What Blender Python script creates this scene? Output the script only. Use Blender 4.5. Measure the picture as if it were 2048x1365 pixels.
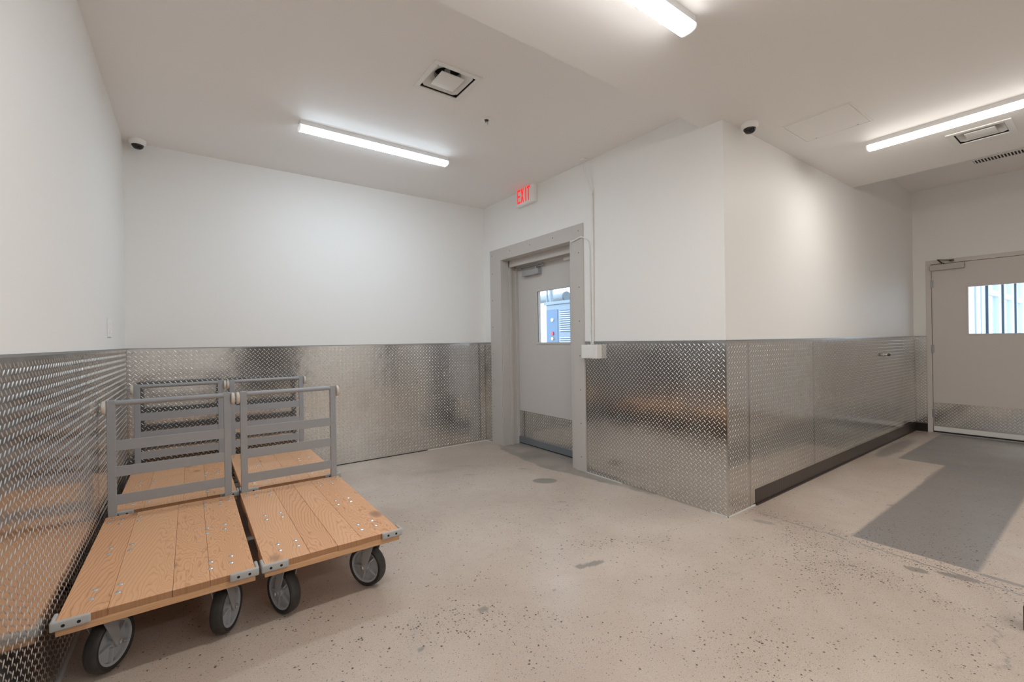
import bpy, bmesh, math, random
import numpy as np
from mathutils import Vector, Matrix
random.seed(7); np.random.seed(7)
scn = bpy.context.scene
for o in list(bpy.data.objects): bpy.data.objects.remove(o)
COL = scn.collection

# ------------------------------------------------------------------ camera, world, exposure
F_PX, YAW, PITCH, ROLL, CAM_Z = 889.95, 0.9437, -0.0007, -0.0148, 1.245
cam_d = bpy.data.cameras.new('camera'); cam = bpy.data.objects.new('camera', cam_d); COL.objects.link(cam)
cam_d.sensor_fit = 'HORIZONTAL'; cam_d.sensor_width = 36.0; cam_d.lens = F_PX / 2048 * 36.0
cam_d.clip_start = 0.02; cam_d.clip_end = 200
_f = Vector((math.cos(YAW)*math.cos(PITCH), math.sin(YAW)*math.cos(PITCH), math.sin(PITCH)))
_r = Vector((math.sin(YAW), -math.cos(YAW), 0)); _u = _r.cross(_f)
_r2 = _r*math.cos(ROLL) + _u*math.sin(ROLL); _u2 = -_r*math.sin(ROLL) + _u*math.cos(ROLL)
m = Matrix((_r2, _u2, -_f)).transposed().to_4x4(); m.translation = (0, 0, CAM_Z)
cam.matrix_world = m
scn.camera = cam
world = bpy.data.worlds.new('daylight'); scn.world = world; world.use_nodes = True
bg = world.node_tree.nodes['Background']; bg.inputs[0].default_value = (0.80, 0.90, 1.0, 1); bg.inputs[1].default_value = 4.0
vs = scn.view_settings
scn.display_settings.display_device = 'sRGB'
vs.view_transform = 'Standard'; vs.look = 'None'; vs.gamma = 1.0; vs.use_curve_mapping = False; vs.exposure = 0.07
COOL = (0.75, 0.885, 1.0); WARM = (1.0, 0.985, 0.965)
LAMP_ALCOVE, LAMP_MAIN = 56.0, 76.0        # radiance of the downward face of each lens; its sides give far less
scn.cycles.diffuse_bounces = 8; scn.cycles.max_bounces = 14

# ------------------------------------------------------------------ room measures (metres)
xL, yB, xD, yS, xF = -0.4145, 4.716, 3.001, 1.623, 7.648
H1, H2, H3, yP, xQ = 2.899, 2.753, 3.097, 1.777, 5.49
yK, TOP, WZ = -3.4, 3.35, 1.219

# ------------------------------------------------------------------ material helpers
def mat(name, col=(.8,.8,.8), rough=.5, metal=0., emit=None, estr=0., spec=.5):
    m = bpy.data.materials.new(name); m.use_nodes = True
    b = m.node_tree.nodes['Principled BSDF']
    b.inputs['Base Color'].default_value = (*col, 1); b.inputs['Roughness'].default_value = rough
    b.inputs['Metallic'].default_value = metal; b.inputs['Specular IOR Level'].default_value = spec
    if emit: b.inputs['Emission Color'].default_value = (*emit, 1); b.inputs['Emission Strength'].default_value = estr
    return m
class G:
    """small node graph writer"""
    def __init__(s, m): s.m = m; s.t = m.node_tree; s.b = s.t.nodes['Principled BSDF']
    def n(s, typ, **kw):
        x = s.t.nodes.new(typ)
        for k, v in kw.items():
            if k.startswith('i_'): x.inputs[k[2:].replace('_', ' ')].default_value = v
            else: setattr(x, k, v)
        return x
    def l(s, a, b): s.t.links.new(a, b)
    def val(s, sock, x):
        if hasattr(x, 'links') or hasattr(x, 'is_output'): s.l(x, sock)
        else: sock.default_value = x
    def math(s, op, a, b=0., c=None, clamp=False):
        x = s.t.nodes.new('ShaderNodeMath'); x.operation = op; x.use_clamp = clamp
        s.val(x.inputs[0], a); s.val(x.inputs[1], b)
        if c is not None: s.val(x.inputs[2], c)
        return x.outputs[0]
    def mix(s, f, a, b, bt='MIX'):
        x = s.t.nodes.new('ShaderNodeMix'); x.data_type = 'RGBA'; x.blend_type = bt
        s.val(x.inputs[0], f)
        for q, v in ((x.inputs[6], a), (x.inputs[7], b)):
            if isinstance(v, tuple): q.default_value = (*v, 1) if len(v) == 3 else v
            else: s.l(v, q)
        return x.outputs[2]
    def ramp(s, f, stops, interp='LINEAR'):
        x = s.t.nodes.new('ShaderNodeValToRGB'); x.color_ramp.interpolation = interp
        e = x.color_ramp.elements
        while len(e) < len(stops): e.new(.5)
        for q, (p, c) in zip(e, stops): q.position = p; q.color = (*c, 1) if len(c) == 3 else c
        s.l(f, x.inputs[0]); return x.outputs[0]
    def noise(s, vec, scale, detail=3, rough=.5, dist=0.):
        x = s.t.nodes.new('ShaderNodeTexNoise'); s.l(vec, x.inputs['Vector'])
        x.inputs['Scale'].default_value = scale; x.inputs['Detail'].default_value = detail
        x.inputs['Roughness'].default_value = rough; x.inputs['Distortion'].default_value = dist
        return x.outputs['Fac']
    def bump(s, h, strength, dist, normal=None):
        x = s.t.nodes.new('ShaderNodeBump'); x.inputs['Strength'].default_value = strength
        x.inputs['Distance'].default_value = dist; s.l(h, x.inputs['Height'])
        if normal is not None: s.l(normal, x.inputs['Normal'])
        return x.outputs[0]
    def obj(s): return s.n('ShaderNodeTexCoord').outputs['Object']
    def pos(s): return s.n('ShaderNodeNewGeometry').outputs['Position']

def painted(name, col, rough, bs=260, bstr=.06, spec=.4):
    m = mat(name, col, rough, spec=spec); g = G(m)
    p = g.pos()
    nz = g.noise(p, 1.1, 2)
    g.l(g.mix(g.math('MULTIPLY', nz, .08), col, tuple(c*.86 for c in col)), g.b.inputs['Base Color'])
    g.l(g.bump(g.noise(p, bs, 2), bstr, .002), g.b.inputs['Normal'])
    return m
WALL = painted('white_wall_paint', (.86, .86, .845), .55)
CEIL = painted('white_ceiling_paint', (.88, .865, .85), .6)
FRAMEP = painted('grey_door_frame_paint', (.56, .53, .50), .38, 90, .12)
DOORP = painted('grey_door_paint', (.60, .575, .55), .42, 120, .05)
DOORP2 = painted('warm_grey_door_paint', (.66, .62, .585), .42, 120, .05)
SCREW = mat('worn_screw_head', (.24, .225, .21), .4, .3)
TRIMW = mat('white_enamel', (.82, .82, .80), .35)
PLASTICW = mat('white_plastic', (.88, .88, .86), .3)
STEELG = mat('grey_painted_steel', (.33, .345, .365), .42)
g = G(STEELG); p = g.obj(); nz = g.noise(p, 35, 4)
g.l(g.mix(g.math('MULTIPLY', g.math('GREATER_THAN', g.noise(p, 60, 5, .7), .69), .7), (.33, .345, .365), (.12, .09, .07)), g.b.inputs['Base Color'])
SILVER = mat('silver_paint', (.42, .42, .43), .35, .6)
ZINC = mat('zinc', (.78, .80, .82), .25, 1.)
CHROME = mat('chrome', (.75, .75, .74), .12, 1.)
BLACKR = mat('black_rubber_base', (.018, .015, .014), .28)
TIRE = mat('dark_rubber_tread', (.035, .034, .034), .55)
g = G(TIRE); g.l(g.mix(g.noise(g.obj(), 30, 4), (.015, .014, .014), (.055, .051, .047)), g.b.inputs['Base Color'])
RIM = mat('grey_wheel_centre', (.44, .46, .48), .4)
BUMP = mat('light_grey_rubber', (.44, .44, .43), .5)
KNOB = mat('beige_rubber', (.62, .57, .51), .5)
DARK = mat('hole_shade_black', (.01, .01, .01), .8)  # flat black that paints in the shade inside holes, slots and gaps
SHADOWG = mat('grey_seal', (.30, .32, .35), .4, .5)
RED = mat('red_exit_letters', (.55, .01, .01), .4, emit=(1, .03, .025), estr=.75)
CAULK = mat('white_caulk', (.72, .72, .70), .5)
SMOKE = mat('smoked_dome', (.012, .012, .012), .08)
ALU = mat('aluminium_edge_trim', (.42, .43, .45), .3, .9)

# tread plate metal
PLATE = mat('bright_aluminium_plate', (.62, .605, .585), .17, 1.)
g = G(PLATE); p = g.pos()
g.l(g.math('ADD', .10, g.math('MULTIPLY', g.noise(p, 2.2, 4, .6), .09)), g.b.inputs['Roughness'])
g.l(g.mix(g.noise(p, 1.3, 3), (.68, .675, .66), (.57, .56, .545)), g.b.inputs['Base Color'])
g.l(g.bump(g.noise(p, 5.0, 2), .35, .006), g.b.inputs['Normal'])
LUG = mat('lug_glint_metal', (.88, .875, .865), .30, 1.)  # coloured lighter than the plate to paint in the lamp glints on the lugs

# lamps
def lampmat(n, c, s):
    m = mat(n, (.9,.9,.9), .4, emit=c, estr=s); return m
LENS_A = [lampmat('lit_diffuser_cool_side', COOL, LAMP_ALCOVE*.08), lampmat('lit_diffuser_cool_curve', COOL, LAMP_ALCOVE*.38), lampmat('lit_diffuser_cool', COOL, LAMP_ALCOVE)]
LENS_M = [lampmat('lit_diffuser_warm_side', WARM, LAMP_MAIN*.08), lampmat('lit_diffuser_warm_curve', WARM, LAMP_MAIN*.38), lampmat('lit_diffuser_warm', WARM, LAMP_MAIN)]
WARMER = (1.0, .95, .885)
LENS_S = [lampmat('lit_diffuser_side_passage_side', WARMER, LAMP_MAIN*.07), lampmat('lit_diffuser_side_passage_curve', WARMER, LAMP_MAIN*.26), lampmat('lit_diffuser_side_passage', WARMER, LAMP_MAIN*.72)]
HOUSING = mat('white_lamp_housing', (.78, .78, .78), .35)

# oak deck boards
WOOD = mat('oiled_oak_boards', (.6,.33,.18), .42)
g = G(WOOD); co = g.obj()
att = g.n('ShaderNodeAttribute', attribute_name='board').outputs['Fac']
sep = g.n('ShaderNodeSeparateXYZ'); g.l(co, sep.inputs[0])
info = g.n('ShaderNodeObjectInfo').outputs['Random']
seed = g.math('ADD', g.math('MULTIPLY', att, 3.71), g.math('MULTIPLY', info, 17.3))
comb = g.n('ShaderNodeCombineXYZ'); g.l(sep.outputs[0], comb.inputs[0]); g.l(g.math('MULTIPLY', sep.outputs[1], .22), comb.inputs[1]); g.l(seed, comb.inputs[2])
warp = g.noise(comb.outputs[0], 9., 3, .5)
bx0 = g.math('MULTIPLY', g.math('SINE', g.math('MULTIPLY', seed, 5.3)), .10)
cx = g.math('SUBTRACT', sep.outputs[0], bx0)
rx = g.math('MULTIPLY', g.math('ADD', cx, g.math('MULTIPLY', g.math('SUBTRACT', warp, .5), .22)), 1.)
tilt = g.math('MULTIPLY', g.math('ADD', g.math('MULTIPLY', sep.outputs[1], .16), g.math('MULTIPLY', g.math('SUBTRACT', warp, .5), .20)), 1.)
zz = g.math('ADD', tilt, .02)
rr = g.math('SQRT', g.math('ADD', g.math('MULTIPLY', rx, rx), g.math('MULTIPLY', zz, zz)))
ring = g.math('FRACT', g.math('MULTIPLY', rr, 95.))
rc = g.ramp(ring, [(0., (.66,.335,.165)), (.5, (.79,.43,.225)), (.80, (.73,.38,.19)), (.93, (.40,.165,.07)), (1., (.66,.335,.165))])
fc = g.n('ShaderNodeCombineXYZ'); g.l(g.math('MULTIPLY', sep.outputs[0], 60.), fc.inputs[0]); g.l(g.math('MULTIPLY', sep.outputs[1], 2.2), fc.inputs[1]); g.l(seed, fc.inputs[2])
fibre = g.noise(fc.outputs[0], 9., 4, .6)
c1 = g.mix(g.math('MULTIPLY', fibre, .38), rc, (.47,.245,.13))
tint = g.n('ShaderNodeTexWhiteNoise', noise_dimensions='1D'); g.l(seed, tint.inputs['W'])
c2 = g.mix(g.math('MULTIPLY', tint.outputs['Value'], .45), c1, (.82,.50,.28))
kn = g.n('ShaderNodeTexVoronoi'); kc = g.n('ShaderNodeCombineXYZ'); g.l(sep.outputs[0], kc.inputs[0]); g.l(g.math('MULTIPLY', sep.outputs[1], .6), kc.inputs[1]); g.l(seed, kc.inputs[2])
g.l(kc.outputs[0], kn.inputs['Vector']); kn.inputs['Scale'].default_value = 3.6
kd = g.ramp(g.math('ADD', kn.outputs['Distance'], g.math('MULTIPLY', g.math('SUBTRACT', warp, .5), .12)), [(.0, (1,1,1)), (.07, (.75,.75,.75)), (.13, (0,0,0))])
c3 = g.mix(g.math('MULTIPLY', kd, .75), c2, (.20,.10,.06))
nsep = g.n('ShaderNodeSeparateXYZ'); g.l(g.n('ShaderNodeTexCoord').outputs['Normal'], nsep.inputs[0])
endg = g.math('MULTIPLY', g.math('GREATER_THAN', g.math('ABSOLUTE', nsep.outputs[1]), .7), g.math('ADD', .45, g.math('MULTIPLY', fibre, .5)))
c3 = g.mix(endg, c3, (.30,.14,.06))
g.l(c3, g.b.inputs['Base Color'])
g.l(g.bump(ring, .12, .001), g.b.inputs['Normal'])
# cross grain board under the deck
WOODX = mat('oak_bearer', (.58,.33,.18), .45)
g = G(WOODX); co = g.obj(); mp = g.n('ShaderNodeMapping'); mp.inputs['Scale'].default_value = (1.5, 40, 60); g.l(co, mp.inputs[0])
g.l(g.ramp(g.noise(mp.outputs[0], 3., 4, .6), [(.3, (.55,.30,.155)), (.7, (.72,.43,.235))]), g.b.inputs['Base Color'])

# concrete
CONC = mat('polished_concrete', (.5,.43,.37), .3)
g = G(CONC); p = g.pos()
at = g.n('ShaderNodeAttribute', attribute_name='floor_paint'); sp = g.n('ShaderNodeSeparateColor'); g.l(at.outputs['Color'], sp.inputs[0])
patch, stain, agg = sp.outputs[0], sp.outputs[1], sp.outputs[2]
base = g.mix(g.ramp(g.noise(p, .9, 5, .55, .6), [(.32, (0,0,0)), (.68, (1,1,1))]), (.50,.405,.335), (.65,.56,.48))
base = g.mix(g.math('MULTIPLY', g.ramp(g.noise(p, 3.4, 6, .65, 1.2), [(.45, (0,0,0)), (.8, (1,1,1))]), .5), base, (.43,.345,.28))
base = g.mix(g.math('MULTIPLY', g.ramp(g.noise(p, 210, 3, .7), [(.40, (0,0,0)), (.66, (1,1,1))]), .55), base, (.33,.275,.235))
base = g.mix(g.math('MULTIPLY', g.ramp(g.noise(p, 150, 2, .5), [(.55, (0,0,0)), (.75, (1,1,1))]), .35), base, (.68,.60,.53))
grey = g.mix(g.noise(p, 130, 4, .7), (.205,.19,.175), (.31,.285,.265))
grey = g.mix(g.math('MULTIPLY', g.noise(p, 2.5, 4, .6), .4), grey, (.20,.185,.17))
c = g.mix(patch, base, grey)
st = g.mix(g.noise(p, 6, 4, .6), (.17,.155,.135), (.27,.25,.225))
c = g.mix(stain, c, st)
def chips(c, scale, thr, col_stops, gate, amt=1.):
    v = g.n('ShaderNodeTexVoronoi'); v.inputs['Scale'].default_value = scale; v.inputs['Randomness'].default_value = 1.
    wv = g.n('ShaderNodeVectorMath', operation='ADD'); g.l(p, wv.inputs[0])
    nn = g.n('ShaderNodeTexNoise'); nn.inputs['Scale'].default_value = scale*1.6; g.l(p, nn.inputs['Vector'])
    sc = g.n('ShaderNodeVectorMath', operation='SCALE'); g.l(nn.outputs['Color'], sc.inputs[0]); sc.inputs['Scale'].default_value = .9/scale
    g.l(sc.outputs[0], wv.inputs[1]); g.l(wv.outputs[0], v.inputs['Vector'])
    s2 = g.n('ShaderNodeSeparateColor'); g.l(v.outputs['Color'], s2.inputs[0])
    keep = g.math('LESS_THAN', s2.outputs[0], gate)
    size = g.math('MULTIPLY', g.math('ADD', .45, s2.outputs[1]), thr)
    inside = g.math('LESS_THAN', v.outputs['Distance'], size)
    colr = g.ramp(s2.outputs[2], col_stops, 'CONSTANT')
    return g.mix(g.math('MULTIPLY', g.math('MULTIPLY', keep, inside), amt), c, colr)
CH = [(0., (.055,.05,.05)), (.5, (.12,.07,.055)), (.62, (.17,.075,.05)), (.72, (.075,.075,.085)), (.88, (.30,.24,.2))]
c = chips(c, 85., .30, CH, g.math('ADD', g.math('MULTIPLY', agg, .72), .004), .95)
c = chips(c, 160., .24, CH, g.math('ADD', g.math('MULTIPLY', agg, .75), .20), .85)
c = chips(c, 330., .26, CH, g.math('ADD', g.math('MULTIPLY', agg, .3), .22), .5)
g.l(c, g.b.inputs['Base Color'])
g.l(g.math('ADD', .20, g.math('MULTIPLY', g.noise(p, 3, 5, .6), .26)), g.b.inputs['Roughness'])
g.l(g.bump(g.noise(p, 1.6, 4), .12, .01), g.b.inputs['Normal'])
g.b.inputs['Specular IOR Level'].default_value = .5

# clear glass pane
GLASS = bpy.data.materials.new('clear_glass'); GLASS.use_nodes = True
nt = GLASS.node_tree; nt.nodes.remove(nt.nodes['Principled BSDF']); out = nt.nodes['Material Output']
tr = nt.nodes.new('ShaderNodeBsdfTransparent'); tr.inputs[0].default_value = (.93, .97, 1, 1)
gl = nt.nodes.new('ShaderNodeBsdfGlossy'); gl.inputs['Roughness'].default_value = .02
fr = nt.nodes.new('ShaderNodeFresnel'); fr.inputs[0].default_value = 1.45
ge = nt.nodes.new('ShaderNodeNewGeometry'); mm = nt.nodes.new('ShaderNodeMath'); mm.operation = 'SUBTRACT'; mm.use_clamp = True
nt.links.new(fr.outputs[0], mm.inputs[0]); nt.links.new(ge.outputs['Backfacing'], mm.inputs[1])
mx = nt.nodes.new('ShaderNodeMixShader'); nt.links.new(mm.outputs[0], mx.inputs[0]); nt.links.new(tr.outputs[0], mx.inputs[1]); nt.links.new(gl.outputs[0], mx.inputs[2]); nt.links.new(mx.outputs[0], out.inputs[0])

# ------------------------------------------------------------------ object helpers
def link(name, me, mt, parent=None):
    o = bpy.data.objects.new(name, me)
    if mt:
        for q in (mt if isinstance(mt, (list, tuple)) else [mt]): me.materials.append(q)
    COL.objects.link(o)
    if parent: o.parent = parent
    return o
def obj(name, bm, mt, parent=None, smooth=False):
    me = bpy.data.meshes.new(name); bmesh.ops.recalc_face_normals(bm, faces=bm.faces); bm.normal_update(); bm.to_mesh(me); bm.free()
    if smooth:
        for q in me.polygons: q.use_smooth = True
        try: me.set_sharp_from_angle(angle=math.radians(38))
        except Exception: pass
    return link(name, me, mt, parent)
def thing(name, label, cat, loc=(0,0,0), group=None, rz=0):
    o = bpy.data.objects.new(name, None); COL.objects.link(o); o.location = loc; o.rotation_euler = (0,0,rz)
    o.empty_display_size = .1
    return tag(o, label, cat, group)
def tag(o, label, cat, group=None):
    o['label'] = label; o['category'] = cat
    if group: o['group'] = group
    return o
def struct(o): o['kind'] = 'structure'; return o
def box(bm, x0, x1, y0, y1, z0, z1, bev=0., seg=2, mtx=None):
    b = bmesh.new() if bev else bm
    vs_ = [b.verts.new((x, y, z)) for x in (x0, x1) for y in (y0, y1) for z in (z0, z1)]
    fs = [(0,1,3,2), (4,6,7,5), (0,4,5,1), (2,3,7,6), (0,2,6,4), (1,5,7,3)]
    for f in fs: b.faces.new([vs_[i] for i in f])
    if bev:
        bmesh.ops.bevel(b, geom=b.edges[:], offset=bev, segments=seg, affect='EDGES', profile=.5)
        merge(bm, b, mtx)
    elif mtx is not None: bmesh.ops.transform(bm, matrix=mtx, verts=vs_)
    return bm
def merge(bm, b, mtx=None):
    if mtx is not None: bmesh.ops.transform(b, matrix=mtx, verts=b.verts)
    me = bpy.data.meshes.new('tmp'); b.to_mesh(me); b.free(); bm.from_mesh(me); bpy.data.meshes.remove(me)
def lathe(bm, prof, n=24, mtx=None, caps=True):
    """prof: (radius, z) list revolved about z"""
    b = bmesh.new(); rings = []
    for r, z in prof:
        if r < 1e-6: rings.append([b.verts.new((0,0,z))])
        else: rings.append([b.verts.new((r*math.cos(2*math.pi*i/n), r*math.sin(2*math.pi*i/n), z)) for i in range(n)])
    for a, c in zip(rings, rings[1:]):
        for i in range(n):
            j = (i+1) % n
            if len(a) == 1 and len(c) == 1: continue
            if len(a) == 1: b.faces.new((a[0], c[j], c[i]))
            elif len(c) == 1: b.faces.new((a[i], a[j], c[0]))
            else: b.faces.new((a[i], a[j], c[j], c[i]))
    if caps:
        if len(rings[0]) > 1: b.faces.new(rings[0][::-1])
        if len(rings[-1]) > 1: b.faces.new(rings[-1])
    bmesh.ops.recalc_face_normals(b, faces=b.faces)
    merge(bm, b, mtx)
def tube(bm, pts, r, n=12):
    pts = [Vector(q) for q in pts]; b = bmesh.new(); rings = []
    up = Vector((0,0,1))
    for i, q in enumerate(pts):
        d = (pts[min(i+1, len(pts)-1)] - pts[max(i-1, 0)]).normalized()
        a = d.cross(up)
        if a.length < .05: a = d.cross(Vector((1,0,0)))
        a.normalize(); c = d.cross(a)
        rings.append([b.verts.new(q + r*(a*math.cos(2*math.pi*k/n) + c*math.sin(2*math.pi*k/n))) for k in range(n)])
    for u, v in zip(rings, rings[1:]):
        for k in range(n): b.faces.new((u[k], u[(k+1)%n], v[(k+1)%n], v[k]))
    b.faces.new(rings[0][::-1]); b.faces.new(rings[-1])
    bmesh.ops.recalc_face_normals(b, faces=b.faces)
    merge(bm, b)
def smooth_path(pts, k=6):
    out = []; P = [Vector(q) for q in pts]; P = [P[0]] + P + [P[-1]]
    for i in range(1, len(P)-2):
        for s in range(k):
            t = s/k; a, b_, c, d = P[i-1], P[i], P[i+1], P[i+2]
            out.append(.5*((2*b_) + (c-a)*t + (2*a-5*b_+4*c-d)*t*t + (3*b_-a-3*c+d)*t**3))
    out.append(P[-2]); return out
def extrude_prof(bm, prof, axis, a0, a1):
    """closed 2D profile (other two coordinates in cyclic order) extruded along axis"""
    b = bmesh.new()
    def P(u, v, a):
        return {0: (a, u, v), 1: (u, a, v), 2: (u, v, a)}[axis]
    A = [b.verts.new(P(u, v, a0)) for u, v in prof]; B = [b.verts.new(P(u, v, a1)) for u, v in prof]
    n = len(prof)
    for i in range(n): b.faces.new((A[i], A[(i+1)%n], B[(i+1)%n], B[i]))
    b.faces.new(A[::-1]); b.faces.new(B); bmesh.ops.recalc_face_normals(b, faces=b.faces); merge(bm, b)
def slab(name, axis, lo, hi, u0, u1, v0, v1, holes, mt):
    """solid slab between lo and hi along axis, with rectangular through holes (u0,u1,v0,v1)"""
    us = sorted({u0, u1} | {h[0] for h in holes} | {h[1] for h in holes}); vs_ = sorted({v0, v1} | {h[2] for h in holes} | {h[3] for h in holes})
    b = bmesh.new(); cache = {}
    def V(i, j, k):
        if (i,j,k) not in cache:
            u, v, a = us[i], vs_[j], (lo, hi)[k]
            cache[(i,j,k)] = b.verts.new({0: (a, u, v), 1: (u, a, v), 2: (u, v, a)}[axis])
        return cache[(i,j,k)]
    nu, nv = len(us)-1, len(vs_)-1
    def solid(i, j):
        if i < 0 or j < 0 or i >= nu or j >= nv: return False
        cu, cv = (us[i]+us[i+1])/2, (vs_[j]+vs_[j+1])/2
        return not any(h[0] < cu < h[1] and h[2] < cv < h[3] for h in holes)
    for i in range(nu):
        for j in range(nv):
            if not solid(i, j): continue
            for k in (0, 1): b.faces.new((V(i,j,k), V(i+1,j,k), V(i+1,j+1,k), V(i,j+1,k)))
            if not solid(i-1, j): b.faces.new((V(i,j,0), V(i,j+1,0), V(i,j+1,1), V(i,j,1)))
            if not solid(i+1, j): b.faces.new((V(i+1,j,0), V(i+1,j+1,0), V(i+1,j+1,1), V(i+1,j,1)))
            if not solid(i, j-1): b.faces.new((V(i,j,0), V(i+1,j,0), V(i+1,j,1), V(i,j,1)))
            if not solid(i, j+1): b.faces.new((V(i,j+1,0), V(i+1,j+1,0), V(i+1,j+1,1), V(i,j+1,1)))
    bmesh.ops.recalc_face_normals(b, faces=b.faces)
    return struct(obj(name, b, mt))

def ring_frame(bm, x0, x1, y0, y1, w, z0, z1, bev=0.):
    box(bm, x0, x1, y0, y0+w, z0, z1, bev); box(bm, x0, x1, y1-w, y1, z0, z1, bev)
    box(bm, x0, x0+w, y0+w, y1-w, z0, z1, bev); box(bm, x1-w, x1, y0+w, y1-w, z0, z1, bev)

# ------------------------------------------------------------------ tread plate sheets with raised lugs
PITCHL = .0184
def tread_mesh(name, org, ud, W_, z0, z1, nd, th=.0032, lug0=0., lug1=None, ns=8):
    """vertical sheet: org (x,y) start, ud horizontal unit, nd outward unit normal; two slots: plate, lugs"""
    o = np.array([*org, 0.]); u = np.array([*ud, 0.]); n = np.array([*nd, 0.]); z = np.array([0,0,1.])
    if lug1 is None: lug1 = W_
    V = []; Fc = []; 
    for uu in (0, W_):
        for zz_ in (z0, z1):
            for nn_ in (.0013, th): V.append(o + u*uu + z*zz_ + n*nn_)
    quads = [(0,2,6,4), (1,5,7,3), (0,1,3,2), (4,6,7,5), (0,4,5,1), (2,3,7,6)]
    gi = np.arange(math.ceil((lug0+.012)/PITCHL), (lug1-.012)/PITCHL); gj = np.arange(math.ceil((z0+.012)/PITCHL), (z1-.012)/PITCHL)
    I, J = np.meshgrid(gi, gj, indexing='ij'); I = I.ravel(); J = J.ravel(); k_ = (I+J) % 2 == 0; I = I[k_]; J = J[k_]; N = len(I)
    hand = -1. if (u[0]*n[1]-u[1]*n[0]) > 0 else 1.
    sgn = np.where(I % 2 == 0, 1., -1.)*hand
    L, w_, h_ = .0128, .0025, .0014
    ang = np.arange(ns)*2*np.pi/ns
    a_ = L*np.cos(ang); b_ = w_*np.sin(ang)
    loc = np.concatenate([np.stack([a_, b_, np.zeros(ns)], 1), np.stack([a_*.72, b_*.6, np.full(ns, h_*.8)], 1), [[0, 0, h_]]])
    s = math.sqrt(.5); nv = len(loc)
    lu = (I*PITCHL)[:,None] + s*(loc[:,0][None,:] - sgn[:,None]*loc[:,1][None,:])
    lv = (J*PITCHL)[:,None] + s*(sgn[:,None]*loc[:,0][None,:] + loc[:,1][None,:])
    ln = np.broadcast_to(loc[:,2][None,:] + th, lu.shape)
    P = o + lu[...,None]*u + lv[...,None]*z + ln[...,None]*n
    P = P.reshape(-1, 3)
    verts = np.concatenate([np.array(V), P])
    k = np.arange(ns); k2 = (k+1) % ns
    q = np.stack([k, k2, ns+k2, ns+k], 1); t = np.stack([ns+k, ns+k2, np.full(ns, 2*ns)], 1)
    off = (8 + np.arange(N)*nv)
    Q = (off[:,None,None] + q[None]).reshape(-1, 4); T = (off[:,None,None] + t[None]).reshape(-1, 3)
    # orientation so that normals point along n
    if np.dot(np.cross(u, z), n) < 0: Q = Q[:, ::-1]; T = T[:, ::-1]
    Q = np.concatenate([np.array(quads), Q])
    loops = np.concatenate([Q.ravel(), T.ravel()]).astype(np.int32)
    starts = np.concatenate([np.arange(len(Q))*4, len(Q)*4 + np.arange(len(T))*3]).astype(np.int32)
    me = bpy.data.meshes.new(name)
    me.vertices.add(len(verts)); me.vertices.foreach_set('co', verts.astype(np.float32).ravel())
    me.loops.add(len(loops)); me.loops.foreach_set('vertex_index', loops)
    me.polygons.add(len(starts)); me.polygons.foreach_set('loop_start', starts)
    sm = np.ones(len(starts), bool); sm[:6] = False; me.polygons.foreach_set('use_smooth', sm)
    mi = np.ones(len(starts), np.int32); mi[:6] = 0; me.polygons.foreach_set('material_index', mi)
    me.update(calc_edges=True); me.validate()
    return me
def tread(name, *a, parent=None, label=None, group=None, **k):
    o = link(name, tread_mesh(name, *a, **k), [PLATE, LUG], parent)
    if label and parent: o['label'] = label
    elif label: tag(o, label, 'wall panel', group)
    return o

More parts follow.
